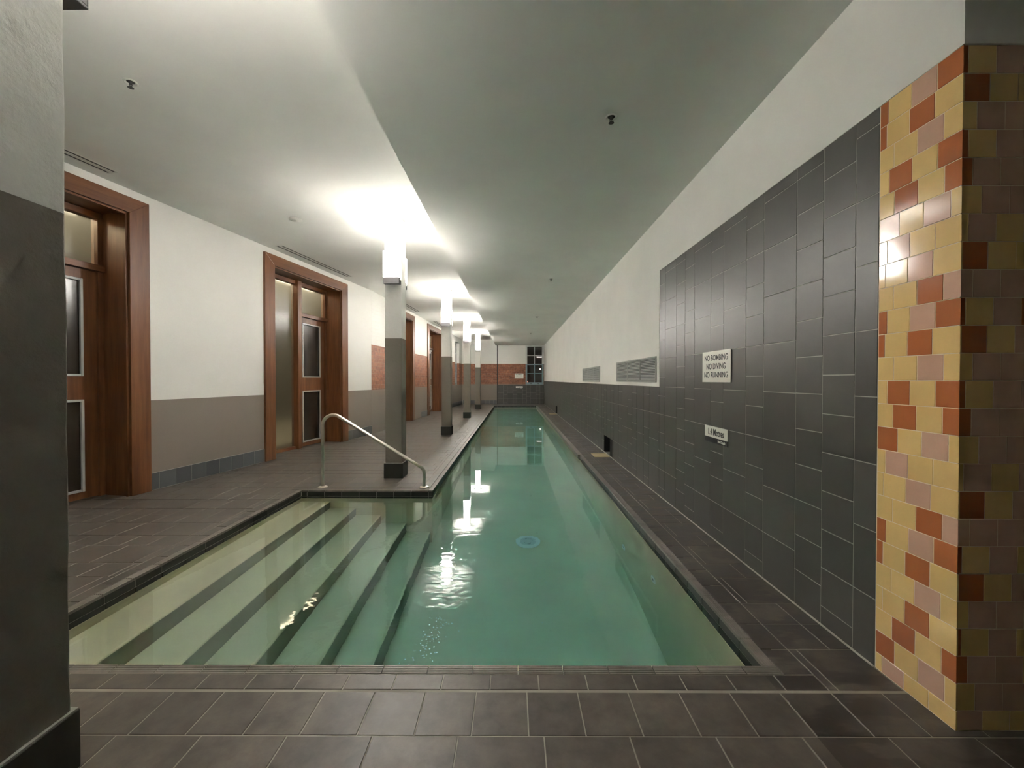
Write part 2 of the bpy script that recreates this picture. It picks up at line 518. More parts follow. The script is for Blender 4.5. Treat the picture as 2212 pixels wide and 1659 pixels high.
# waterline tiles under the nosing
b = MB()
RB = -0.150
def riser(o, u, n, r0, r1, off=0.02, top=-0.010):
    w = 0.1935; x = off + math.floor((r0-off)/w)*w
    while x < r1:
        c0, c1 = max(x, r0), min(x+w, r1)
        if c1-c0 > 0.01:
            b.tile(o, u, (0,0,1), n, c0, c1, ZW+0.001, top, 0.005, 0.0016, 0.0008, 0)
            b.tile(o, u, (0,0,1), n, c0, c1, RB, ZW-0.001, 0.005, 0.0016, 0.0008, 0)
        x += w
D = 0.0065
riser((0, Y0-D, 0), (1,0,0), (0,1,0), REC_X, LIP_R)
riser((LIP_R+D, 0, 0), (0,1,0), (-1,0,0), Y0, 6.45)
riser((LIP_RF+D+0.012, 0, 0), (0,1,0), (-1,0,0), 6.72, YE, top=-0.06)
riser((1.10+D, 0, 0), (0,1,0), (-1,0,0), 6.45, 6.72, top=-0.06)
riser((REC_X-D, 0, 0), (0,1,0), (1,0,0), Y0, Y1)
riser((0, Y1+D, 0), (1,0,0), (0,-1,0), REC_X, LIP_L)
riser((LIP_L-D, 0, 0), (0,1,0), (1,0,0), Y1, YE)
riser((0, YE+D, 0), (1,0,0), (0,-1,0), LIP_L, LIP_RF)
g = 0.008
for x0, x1, y0, y1 in ((REC_X-0.1, LIP_R+0.1, Y0-0.1, Y0-g), (LIP_R+g+0.02, LIP_R+0.12, Y0-g, YE+g), (REC_X-0.1, REC_X-g, Y0-g, Y1+g),
                       (REC_X-0.1, LIP_L-g, Y1+g, Y1+0.1), (LIP_L-0.1, LIP_L-g, Y1+0.1, YE+g), (LIP_L-0.1, LIP_R+0.1, YE+g, YE+0.1),
                       (LIP_R+g, LIP_R+g+0.02, Y0-g, 6.45)):
    b.box(x0, x1, y0, y1, RB, -0.019, 1)
wl = b.build('trim_2', [M['riser_tile'], M['wall_grout']]); tag(wl, kind='structure')

# ------------------------------------------------------------------ pool basin with five steps down from the left
b = MB()
ZF = -1.40
T = 0.2
b.box(REC_X-T, LIP_R+T, Y0-T, YE+T, ZF-0.15, ZF)
b.box(REC_X-T, LIP_R+T, Y0-T, Y0-0.002, ZF, RB)
b.box(LIP_R+0.002, LIP_R+T, Y0-0.001, YE+0.001, ZF, RB)
b.box(REC_X-T, REC_X-0.002, Y0-0.001, Y1+0.001, ZF, RB)
b.box(REC_X-T, LIP_L-0.002, Y1+0.002, Y1+T, ZF, RB)
b.box(LIP_L-T, LIP_L-0.002, Y1+T, YE+0.001, ZF, RB)
b.box(LIP_L-T, LIP_R+T, YE+0.002, YE+T, ZF, RB)
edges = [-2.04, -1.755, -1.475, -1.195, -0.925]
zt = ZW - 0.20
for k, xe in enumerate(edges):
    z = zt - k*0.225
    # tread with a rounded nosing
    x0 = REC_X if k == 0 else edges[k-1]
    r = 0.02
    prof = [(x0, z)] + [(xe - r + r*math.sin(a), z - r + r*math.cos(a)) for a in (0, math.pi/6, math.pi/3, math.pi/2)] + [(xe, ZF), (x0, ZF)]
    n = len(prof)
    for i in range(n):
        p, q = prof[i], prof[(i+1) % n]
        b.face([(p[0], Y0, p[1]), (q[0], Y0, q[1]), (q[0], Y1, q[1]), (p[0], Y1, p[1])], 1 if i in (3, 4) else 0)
basin = b.build('pool_basin', [M['plaster'], M['riser_shaded']], recalc=False)
bm = bmesh.new(); bm.from_mesh(basin.data); bmesh.ops.remove_doubles(bm, verts=bm.verts, dist=1e-5); bmesh.ops.recalc_face_normals(bm, faces=bm.faces); bm.to_mesh(basin.data); bm.free()
tag(basin, 'sunken pool basin of pale plaster with underwater steps along its left bay', 'pool', kind='structure')

# water body: one closed L-shaped prism, its edges just inside the tiles
e = 0.0075
poly = [(REC_X-e, Y0-e), (LIP_R+e, Y0-e), (LIP_R+e, YE+e), (LIP_L-e, YE+e), (LIP_L-e, Y1+e), (REC_X-e, Y1+e)]
b = MB()
b.face([(x, y, ZW) for x, y in poly]); b.face([(x, y, ZF-0.01) for x, y in poly[::-1]])
for i in range(6):
    p, q = poly[i], poly[(i+1) % 6]
    b.face([(p[0],p[1],ZF-0.01),(q[0],q[1],ZF-0.01),(q[0],q[1],ZW),(p[0],p[1],ZW)])
wat = b.build('pool_water', M['water'], recalc=False)
bm = bmesh.new(); bm.from_mesh(wat.data); bmesh.ops.remove_doubles(bm, verts=bm.verts, dist=1e-5); bmesh.ops.recalc_face_normals(bm, faces=bm.faces); bm.to_mesh(wat.data); bm.free()
tag(wat, 'clear green water filling the long lap pool and its stepped bay', 'water', kind='stuff')

# ------------------------------------------------------------------ ceiling
b = MB()
b.box(XSTEP, 4.2, -5.2, YB+0.2, ZC_R, 3.55)
b.box(XL, XSTEP, -5.2, YB+0.2, ZC_L, 3.55)
tag(b.build('ceiling', M['ceiling'], recalc=False), kind='structure')

# ------------------------------------------------------------------ right wall
NICHES = [(6.39, 6.99), (14.42, 14.95)]
NH = 0.29
b = MB()
core = XR + 0.003
cuts = [PANEL_Y0] + [v for n_ in NICHES for v in n_] + [YB+0.2]
for i in range(0, len(cuts), 2):
    b.box(core, 4.2, cuts[i], cuts[i+1], -0.3, NH, 1)
b.box(core, 4.2, PANEL_Y0, YB+0.2, NH, PANEL_TOP, 1)
for y0, y1 in NICHES:
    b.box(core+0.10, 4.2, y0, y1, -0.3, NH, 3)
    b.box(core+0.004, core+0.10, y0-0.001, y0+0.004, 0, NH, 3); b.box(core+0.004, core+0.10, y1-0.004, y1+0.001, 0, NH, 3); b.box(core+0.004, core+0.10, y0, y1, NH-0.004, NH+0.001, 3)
b.box(XR, 4.2, PANEL_Y0, YB+0.2, PANEL_TOP, 3.3, 2)
b.box(XR, core+0.001, PANEL_Y1, YB+0.2, DADO, PANEL_TOP, 2)
o_, u_, v_, n_ = (core-0.0003, 0, 0), (0,1,0), (0,0,1), (-1,0,0)
def wall_tiles(mb, ya, yb, L, top, o, u, n, half):
    h = LQ if L else SQ
    z = 0.0
    if not L and half: z = SQ/2 - h
    while z < top:
        z0, z1 = max(z, 0.003), min(z+h, top)
        if z1 - z0 > 0.01:
            skip = False
            if n == (-1,0,0):
                for (q0, q1) in NICHES:
                    if yb > q0+0.01 and ya < q1-0.01 and z0 < NH-0.02:
                        skip = True
                        for (s0, s1) in ((ya, min(yb, q0)), (max(ya, q1), yb)):
                            if s1 - s0 > 0.012: mb.tile(o, u, (0,0,1), n, s0, s1, z0, z1, 0.0042, 0.0014, 0.0007)
                        if z1 > NH+0.012: mb.tile(o, u, (0,0,1), n, max(ya,q0), min(yb,q1), NH, z1, 0.0042, 0.0014, 0.0007)
            if not skip:
                mb.tile(o, u, (0,0,1), n, ya, yb, z0, z1, 0.0042, 0.0014, 0.0007)
        z += h
rows = [(1.745, 1.862, 1)] + [r for r in ROWS if r[0] >= 1.86]
flip = False; prev = 1
for ya, yb, L in rows:
    half = (not L) and prev == 1
    prev = L if not (not L and prev == 0) else 0
    top = PANEL_TOP if ya < PANEL_Y1-0.01 else DADO
    # the tiled panel stops at its own edge
    if ya < PANEL_Y1-0.01 < yb-0.02:
        wall_tiles(b, ya, PANEL_Y1, L, PANEL_TOP, o_, u_, n_, half); wall_tiles(b, PANEL_Y1, min(yb, YB), L, DADO, o_, u_, n_, half)
    else:
        wall_tiles(b, ya, min(yb, YB), L, top, o_, u_, n_, half)
tag(b.build('wall_right', [M['wall_tile'], M['wall_grout'], M['white'], M['dark']]), kind='structure')
b = MB(); b.box(2.552, 4.2, 1.43, PANEL_Y0, -0.3, PANEL_TOP)
tag(b.build('wall_return', M['white']), kind='structure')
b = MB(); b.box(XR, 4.2, 1.42, PANEL_Y0, PANEL_TOP, 3.3)
tag(b.build('wall_above_pier', M['white']), kind='structure')  # white upper wall over the pier, a separate box
# pale grout bead along the foot of the wall
b = MB(); b.box(XR-0.006, XR+0.006, 1.75, YB, 0, 0.006)
tag(b.build('baseboard_right', M['foot_grout']), kind='structure')

# ------------------------------------------------------------------ coloured tile pier
side = ["rpyr","yryr","ypyy","ryry","ryry","ypyp","yypy","ypyy","pryy","rpyr","yryr","ypyy","ryry","ryry","ypyr","yypy","ypyy","pryy","rpyr","yryr","ypyy","yryy","ryry","ypyr","yypy"]
sfr = [.92,1,.66,.87,.62,.38,.92,1,.62,.9,1,.58,.87,.6,.37,.92,1,.57,.87,1,.6,1,.55,.42,1]
front = ["rypy","ryyp","yppy","rypp","rppy","yppy","ypyp","ryyp","pppy","rypr","rypy","yppr","rypp","rppy","yppy","ypyp","rypy","pppy","rypy","rypp","yppy","rypy","rppy","yppy","pyyp"]
ffr = [.22,1,.55,.25,.42,.75,.28,1,.47,.22,1,.5,.25,.47,.75,.22,1,.47,.2,1,.46,.2,.45,.72,1]
TS = 0.0966
b = MB()
b.box(core, 2.55, 1.428, PANEL_Y0, 0, PANEL_TOP, 3)
ci = {'y': 0, 'p': 1, 'r': 2}
CX = core - 0.0002
for r in range(25):
    z1 = PANEL_TOP - r*TS; z0 = max(z1 - TS, 0.002)
    y = 1.423; w = sfr[r]*TS
    for k, c in enumerate(side[r]):
        y1 = min(y + w, PANEL_Y0-0.002)
        if y1-y > 0.006: b.tile((CX, 0, 0), (0,1,0), (0,0,1), (-1,0,0), y, y1, z0, z1, 0.0032, 0.0012, 0.0006, ci[c], tilt=0.004)
        y = y1; w = TS
    x = XR+0.001; w = ffr[r]*TS
    fr = front[r] + ''.join(rnd.choice('yyppr') for _ in range(8))
    for k, c in enumerate(fr):
        x1 = min(x + w, 2.55)
        if x1-x > 0.006: b.tile((0, 1.4278, 0), (1,0,0), (0,0,1), (0,-1,0), x, x1, z0, z1, 0.0032, 0.0012, 0.0006, ci[c], tilt=0.004)
        x = x1; w = TS
pier = b.build('tiled_pier', [M['glaze_yellow'], M['glaze_pink'], M['glaze_rust'], M['pier_grout']])
tag(pier, 'corner pier clad in glossy yellow, pink and rust square tiles at the right', 'pier')

# ------------------------------------------------------------------ other room walls
b = MB()
b.box(XL, 4.2, -5.4, -5.2, -0.3, 3.55)
tag(b.build('wall_front', M['dim_wall']), kind='structure')
b = MB(); b.box(4.2, 4.4, -5.4, YB+0.2, -0.3, 3.55)
tag(b.build('wall_side', M['dim_wall']), kind='structure')

# far wall with window opening
WX0, WX1, WZ0, WZ1 = 0.615, 1.53, 0.985, 2.945
b = MB()
b.box(XL, WX0, YB, YB+0.25, -0.3, 3.4); b.box(WX1, 4.2, YB, YB+0.25, -0.3, 3.4)
b.box(WX0, WX1, YB, YB+0.25, -0.3, WZ0); b.box(WX0, WX1, YB, YB+0.25, WZ1, 3.4)
tag(b.build('wall_back', M['wall_back']), kind='structure')
b = MB()
x = -0.79; k = 0; prev = 1
b.box(-0.79, XR, YB-0.004, YB, 0, 0.98, 1)
for L in (1,0,1,0,1,0,0,1,0,1,0):
    w = LQ if L else SQ
    half = (not L) and prev == 1; prev = L
    x1 = min(x+w, XR)
    if x1 - x > 0.01: wall_tiles(b, x, x1, L, 0.98, (0, YB-0.005, 0), (1,0,0), (0,-1,0), half)
    x = x1
tag(b.build('trim_3', [M['wall_tile'], M['wall_grout']]), kind='structure')
b = MB(); b.box(-0.825, -0.79, YB-0.03, YB+0.01, 0, 2.965)
tag(b.build('trim_4', M['dark']), kind='structure')

# sash window in the far wall
def sash_window(name, loc, rz, w, h, depth, cols=2, rws=4):
    root = empty(name, loc, rz)
    tag(root, kind='structure')
    f = 0.085
    b = MB()
    b.box(0, f, 0, depth, 0, h); b.box(w-f, w, 0, depth, 0, h)
    b.box(f, w-f, 0, depth, 0, f+0.03); b.box(f, w-f, 0, depth, h-f*0.6, h)
    b.box(f, w-f, 0.005, depth*0.7, h*0.505, h*0.505+0.05)
    b.build('window_frame', M['sash'], root, bevel=0.004)
    b = MB()
    iw, z0, z1 = w-2*f, f+0.03, h-f*0.6
    for i in range(1, cols):
        x = f + iw*i/cols; b.box(x-0.014, x+0.014, 0.03, 0.07, z0, z1)
    for j in range(1, rws):
        z = z0 + (z1-z0)*j/rws
        if j != rws//2: b.box(f, w-f, 0.03, 0.07, z-0.014, z+0.014)
    b.build('glazing_bar', M['sash'], root)
    b = MB(); b.box(f, w-f, 0.045, 0.052, z0, z1)
    b.build('pane', M['glass'], root)
    for s in (0.3, 0.7):
        b = MB(); b.box(w*s-0.03, w*s+0.03, -0.02, 0.0, 0.03, 0.055)
        b.build('sash_lift', M['dark'], root, bevel=0.004)
    return root
sash_window('window_1', (WX0, YB+0.03, WZ0), 0, WX1-WX0, WZ1-WZ0, 0.12)

# building across the lane outside that window
b = MB(); b.box(-4, 6, 27.08, 27.4, -0.3, 7)
tag(b.build('wall_outside', M['outside']), kind='structure')
# lights fixed to it
def outlight(name, loc, r, mat, label, cat):
    b = MB()
    prof = [(0.0001, -r)] + [(r*math.cos(a), r*math.sin(a)) for a in [math.radians(t) for t in range(-75, 90, 15)]] + [(0.0001, r)]
    b.lathe(prof, seg=16)
    o = b.build(name, mat, smooth=True); o.location = loc
    tag(o, label, cat)
outlight('street_light', (1.78, 27.045, 1.93), 0.045, M['far_white'], 'small round white light glowing outside the far window', 'light')
outlight('street_light', (0.93, 27.045, 1.08), 0.045, M['far_red'], 'small red light low outside the far window', 'light')
b = MB(); b.tube([(1.55, 27.06, 2.73), (2.1, 27.06, 2.73)], 0.025, 10)  # dim emissive bar on the outside wall
tag(b.build('glow_bar', M['far_white']), 'dim horizontal glowing bar seen through the far window', 'light')

# ------------------------------------------------------------------ left wall: two runs, slightly angled
def run(y0, y1, c, s):
    """wall face x = c + s*y"""
    n = math.hypot(1, s)
    p0 = Vector((c + s*y0, y0, 0)); ang = math.atan2(1, s)
    return p0, ang, n
RUN1 = dict(y0=-5.2, y1=9.226, c=-4.816, s=0.174)
RUN2 = dict(y0=9.226, y1=YB, c=-3.7174, s=0.055)
DOOR_W = 2.175
D_Y = [2.355, 6.124, 10.28, 13.96]
OPEN_TOP = 3.02
def wall_run(mb, R, doors, wins=()):
    p0, ang, n = run(**R)
    u = Vector((math.cos(ang), math.sin(ang), 0)); w = Vector((-math.sin(ang), math.cos(ang), 0))  # w points into the wall
    tot = (R['y1'] - R['y0'])*n
    def bx(a, c, z0, z1, d0=0.0, d1=0.42, mat=0):
        P = lambda s, t, z: tuple(p0 + u*s + w*t + Vector((0,0,z)))
        i = len(mb.v)
        mb.v += [P(a,d0,z0),P(c,d0,z0),P(c,d1,z0),P(a,d1,z0),P(a,d0,z1),P(c,d0,z1),P(c,d1,z1),P(a,d1,z1)]
        for q in ((0,3,2,1),(4,5,6,7),(0,1,5,4),(1,2,6,5),(2,3,7,6),(3,0,4,7)):
            mb.f.append(tuple(i+k for k in q)); mb.m.append(mat); mb.t.append(0.5)
    cur = 0
    ops = sorted([((y-R['y0'])*n+0.17, (y-R['y0'])*n+DOOR_W-0.17, 0, OPEN_TOP) for y in doors] + [((a-R['y0'])*n, (c-R['y0'])*n, z0, z1) for a, c, z0, z1 in wins])
    for a, c, z0, z1 in ops:
        bx(cur, a, -0.3, 3.3); bx(a, c, z1, 3.3)
        if z0 > 0: bx(a, c, -0.3, z0)
        cur = c
    bx(cur, tot+ (0.02 if R is RUN1 else 0), -0.3, 3.3)
    return p0, u, w, n
WIN2 = (18.85, 19.85, 0.98, 3.0)
b = MB()
wall_run(b, RUN1, D_Y[:2]); wall_run(b, RUN2, D_Y[2:], [WIN2])
tag(b.build('wall_left', M['wall_left'], recalc=False), kind='structure')

# skirting tiles on the left wall and the far wall
b = MB()
for R, doors in ((RUN1, D_Y[:2]), (RUN2, D_Y[2:])):
    p0, ang, n = run(**R)
    u = Vector((math.cos(ang), math.sin(ang), 0)); nn = Vector((math.sin(ang), -math.cos(ang), 0))
    spans = []; cur = 0
    for y in doors:
        a = (y-R['y0'])*n; spans.append((cur, a)); cur = a + DOOR_W
    spans.append((cur, (R['y1']-R['y0'])*n))
    for a, c in spans:
        if a < 4: a = max(a, 4.0)
        if c - a < 0.02: continue
        x = c
        while x > a + 0.005:
            x0 = max(x-SQ, a)
            b.tile(p0 + nn*0.0075, u, (0,0,1), nn, x0, x, 0.002, 0.192, 0.004, 0.0016, 0.0008)
            x = x0
        for (h0, h1, d) in ((0.0, 0.194, 0.0075),):
            P = lambda s, t, z: tuple(p0 + u*s + nn*t + Vector((0,0,z)))
            i = len(b.v)
            b.v += [P(a,0,h0),P(c,0,h0),P(c,d,h0),P(a,d,h0),P(a,0,h1),P(c,0,h1),P(c,d,h1),P(a,d,h1)]
            for q in ((0,3,2,1),(4,5,6,7),(0,1,5,4),(1,2,6,5),(2,3,7,6),(3,0,4,7)):
                b.f.append(tuple(i+k for k in q)); b.m.append(1); b.t.append(0.5)
tag(b.build('baseboard_left', [M['skirt_tile'], M['wall_grout']]), kind='structure')
b = MB()
b.box(-2.58, -0.83, YB-0.008, YB, 0, 0.194, 1)
x = -2.56
while x < -0.84:
    b.tile((0, YB-0.006, 0), (1,0,0), (0,0,1), (0,-1,0), x, min(x+SQ, -0.83), 0.002, 0.192, 0.004, 0.004); x += SQ
tag(b.build('baseboard_back', [M['skirt_tile'], M['wall_grout']]), kind='structure')

p0, ang, n = run(**RUN2)
u2 = Vector((math.cos(ang), math.sin(ang), 0))
w2 = p0 + u2*((WIN2[0]-RUN2['y0'])*n) + Vector((-math.sin(ang), math.cos(ang), 0))*0.12
sash_window('window_2', (w2.x, w2.y, WIN2[2]), ang, WIN2[1]-WIN2[0], WIN2[3]-WIN2[2], 0.1)

# corridor behind the doors
b = MB()
b.box(XL-0.2, XL, -5.4, YB+0.2, -0.3, 3.55)
b.box(XL, -3.15, 17.6, 17.7, -0.3, 3.3)
tag(b.build('wall_corridor', M['corridor']), kind='structure')

# ------------------------------------------------------------------ timber doors
def make_door(idx, y, R, extra=False):
    p0, ang, n = run(**R)
    u = Vector((math.cos(ang), math.sin(ang), 0))
    q = p0 + u*((y-R['y0'])*n)
    root = empty('door_%d' % idx, (q.x, q.y, 0), ang)
    tag(root, kind='structure')
    W = DOOR_W; HT = 3.155; J = 0.20; HD = 0.16; DP = 0.36
    # architrave: two jambs and a mitred head
    for s0, s1 in ((0, J), (W, W-J)):
        b = MB()
        A_ = [(s0,-0.035,0),(s1,-0.035,0),(s1,-0.035,HT-HD),(s0,-0.035,HT-0.0005)]
        B_ = [(x_,0.01,z_) for x_, _, z_ in A_]
        b.face(A_); b.face(B_[::-1])
        for k in range(4): b.face([A_[k], A_[(k+1)%4], B_[(k+1)%4], B_[k]])
        ob = b.build('architrave', M['wood'], root)
        bm = bmesh.new(); bm.from_mesh(ob.data); bmesh.ops.remove_doubles(bm, verts=bm.verts, dist=1e-5); bmesh.ops.recalc_face_normals(bm, faces=bm.faces); bm.to_mesh(ob.data); bm.free()
        bv = ob.modifiers.new('bevel', 'BEVEL'); bv.width = 0.004; bv.segments = 2
    b = MB()
    b.face([(0,-0.035,HT),(W,-0.035,HT),(W-J,-0.035,HT-HD),(J,-0.035,HT-HD)])
    b.face([(0,0.01,HT),(J,0.01,HT-HD),(W-J,0.01,HT-HD),(W,0.01,HT)])
    b.face([(0,-0.035,HT),(0,0.01,HT),(W,0.01,HT),(W,-0.035,HT)])
    b.face([(J,-0.035,HT-HD),(W-J,-0.035,HT-HD),(W-J,0.01,HT-HD),(J,0.01,HT-HD)])
    b.build('door_head', M['wood_x'], root)
    # deep timber reveal lining
    b = MB(); L = 0.028
    b.box(J-L, J, 0.0, DP+0.05, 0, HT-HD); b.box(W-J, W-J+L, 0.0, DP+0.05, 0, HT-HD)
    b.box(J-L, J+0.02, -0.005, 0.02, 0, HT-HD); b.box(W-J-0.02, W-J+L, -0.005, 0.02, 0, HT-HD)
    b.build('reveal_lining', M['wood'], root)
    b = MB(); b.box(J-L, W-J+L, 0.0, DP+0.05, HT-HD-0.0, HT-HD+L); b.box(J, W-J, -0.005, 0.02, HT-HD-0.02, HT-HD)
    b.build('reveal_lining', M['wood_x'], root)
    # frame of sidelight and transom
    b = MB(); t0, t1 = DP-0.05, DP+0.04
    b.box(J, J+0.05, t0, t1, 0, HT-HD); b.box(1.09, 1.19, t0-0.05, t1, 0, HT-HD)
    b.box(W-J-0.05, W-J, t0, t1, 0, HT-HD)
    b.build('mullion', M['wood'], root, bevel=0.003)
    b = MB(); b.box(J, W-J, t0, t1, HT-HD-0.065, HT-HD); b.box(J, 1.09, t0, t1, 0, 0.05)
    b.box(1.19, W-J, t0-0.03, t1, 2.375, 2.44)
    b.build('transom_rail', M['wood_x'], root, bevel=0.003)
    b = MB(); b.box(J+0.045, 1.095, DP-0.008, DP+0.0, 0.045, HT-HD-0.06)
    s_ = b.build('sidelight_pane', M['frosted'], root); s_['label'] = 'tall frosted glass pane'
    b = MB(); b.box(1.185, W-J-0.045, DP-0.008, DP+0.0, 2.435, HT-HD-0.06)
    s_ = b.build('transom_pane', M['frosted'], root); s_['label'] = 'frosted glass pane above the leaf'
    # leaf with two dark panels edged by grey beads
    a0, a1 = 1.195, W-J-0.055
    pl0, pl1 = a0+0.09, a1-0.12
    b = MB(); y0_, y1_ = DP-0.03, DP+0.015
    b.box(a0, pl0, y0_, y1_, 0.01, 2.37); b.box(pl1, a1, y0_, y1_, 0.01, 2.37)
    b.box(pl0, pl1, y0_, y1_, 2.27, 2.37); b.box(pl0, pl1, y0_, y1_, 1.03, 1.27); b.box(pl0, pl1, y0_, y1_, 0.01, 0.083)
    leaf = b.build('door_leaf', M['wood'], root)
    for (z0, z1) in ((1.27, 2.27), (0.083, 1.03)):
        b = MB(); b.box(pl0, pl1, DP-0.012, DP-0.004, z0, z1); b.build('panel', M['darkpane'], leaf)
        b = MB(); w_ = 0.024; f0 = y0_-0.012; f1 = y0_+0.012
        b.box(pl0, pl0+w_, f0, f1, z0, z1); b.box(pl1-w_, pl1, f0, f1, z0, z1)
        b.box(pl0+w_, pl1-w_, f0, f1, z0, z0+w_); b.box(pl0+w_, pl1-w_, f0, f1, z1-w_, z1)
        o = b.build('bead', M['bead'], leaf, bevel=0.003); o['label'] = 'light grey bead'
    if extra:
        b = MB(); b.box(1.13, 1.42, DP-0.16, DP-0.10, 2.28, 2.34); b.box(1.14, 1.30, DP-0.15, DP-0.05, 2.20, 2.28)
        b.build('door_closer', M['offwhite'], root, bevel=0.01)
        b = MB(); b.tube([(1.21, DP-0.14, 0.25), (1.21, DP-0.14, 1.95)], 0.016, 12)
        for z in (0.35, 1.0, 1.3, 1.85): b.tube([(1.21, DP-0.14, z), (1.21, DP-0.02, z)], 0.010, 8)
        b.build('door_handle', M['steel'], root, smooth=True)
    # corridor lamp beyond this door
    lp = q + u*1.15 + Vector((-math.sin(ang), math.cos(ang), 0))*(DP+0.95)
    return root, lp
lamps = []
for i, y in enumerate(D_Y):
    r, lp = make_door(i+1, y, RUN1 if i < 2 else RUN2, extra=(i == 3))
    lamps.append(lp)
for i, lp in enumerate(lamps):
    root = empty('ceiling_lamp', (lp.x, lp.y, ZC_L))
    b = MB(); b.lathe([(0.15, 0.0), (0.15, -0.03), (0.135, -0.035), (0.13, -0.02)])
    b.build('rim', M['offwhite'], root, smooth=True)
    b = MB(); b.lathe([(0.0001, -0.031), (0.131, -0.028)], seg=24); b.build('lens', M['warm_lamp'], root)
    tag(root, ['warm round corridor ceiling lamp behind the nearest timber door', 'warm round corridor ceiling lamp behind the second timber door', 'warm round corridor ceiling lamp behind the third timber door', 'warm round corridor ceiling lamp behind the farthest timber door'][i], 'lamp', 'corridor lamps behind the doors')
    ld = bpy.data.lights.new('corridor_light', 'AREA'); ld.shape = 'DISK'; ld.size = 0.3; ld.energy = CORRIDOR; ld.color = (1, 0.84, 0.6)
    lo = bpy.data.objects.new('corridor_light', ld); COL.objects.link(lo); lo.parent = root; lo.location = (0, 0, -0.04)

for i, y in enumerate(D_Y):  # added strips, out of view, brighten the top of the frosted glass
    R = RUN1 if i < 2 else RUN2
    p0, ang, n = run(**R)
    u = Vector((math.cos(ang), math.sin(ang), 0)); w = Vector((-math.sin(ang), math.cos(ang), 0))
    q = p0 + u*((y-R['y0'])*n + 0.25) + w*0.50
    b = MB(); b.box(0, 1.65, 0, 0.05, 0.0, 0.03)
    o = b.build('fill_light', M['fill'], recalc=False); o.location = (q.x, q.y, 2.985); o.rotation_euler = (0, 0, ang)
    tag(o, 'warm batten light added unseen behind the frosted glass of the %s timber door' % ('nearest', 'second', 'third', 'farthest')[i], 'lamp', 'batten lights added behind the doors')

# ------------------------------------------------------------------ columns and their wall lamps
CY = [1.06, 5.09, 9.10, 13.12, 17.2]
CX0, CX1, CD = -1.605, -1.392, 0.215
cl = ['rough painted column closest to the camera at the left edge', 'painted column standing just behind the steel handrail',
      'second painted column beyond the handrail, beside the lap lane', 'third painted column beyond the handrail', 'painted column farthest away, by the far wall']
for i, cy in enumerate(CY):
    root = empty('column', ((CX0+CX1)/2, cy+CD/2, 0))
    hw, hd = (CX1-CX0)/2, CD/2
    b = MB()
    # slightly uneven hand-trowelled shaft
    rr = random.Random(20+i)
    nz = 30
    ring = []
    for k in range(nz+1):
        z = ZC_L*k/nz
        pts = []
        for sx, sy in ((-1,-1),(0,-1),(1,-1),(1,0),(1,1),(0,1),(-1,1),(-1,0)):
            pts.append((sx*(hw-0.002+rr.uniform(-0.0022,0.0022)), sy*(hd-0.002+rr.uniform(-0.0022,0.0022)), z))
        ring.append(pts)
    base = len(b.v)
    for pts in ring: b.v += pts
    for k in range(nz):
        for j in range(8):
            j2 = (j+1) % 8
            b.f.append((base+k*8+j, base+k*8+j2, base+(k+1)*8+j2, base+(k+1)*8+j)); b.m.append(0); b.t.append(0.5)
    b.build('shaft', M['column'], root, bevel=0.006)
    b = MB(); t = 0.012
    b.box(-hw-t+0.003, hw+t-0.003, -hd-t+0.003, hd+t-0.003, 0, 0.193, 1)
    b.tile((0,-hd-t+0.003,0), (1,0,0), (0,0,1), (0,-1,0), -hw-t, hw+t, 0.002, 0.189, 0.003, 0.003, mat=0)
    b.tile((0,hd+t-0.003,0), (1,0,0), (0,0,1), (0,1,0), -hw-t, hw+t, 0.002, 0.189, 0.003, 0.003, mat=0)
    b.tile((hw+t-0.003,0,0), (0,1,0), (0,0,1), (1,0,0), -hd-t, hd+t, 0.002, 0.189, 0.003, 0.003, mat=0)
    b.tile((-hw-t+0.003,0,0), (0,1,0), (0,0,1), (-1,0,0), -hd-t, hd+t, 0.002, 0.189, 0.003, 0.003, mat=0)
    s_ = b.build('skirting', [M['riser_tile'], M['wall_grout']], root); s_['label'] = 'dark tiled skirting'
    tag(root, cl[i], 'column', 'painted columns along the pool')

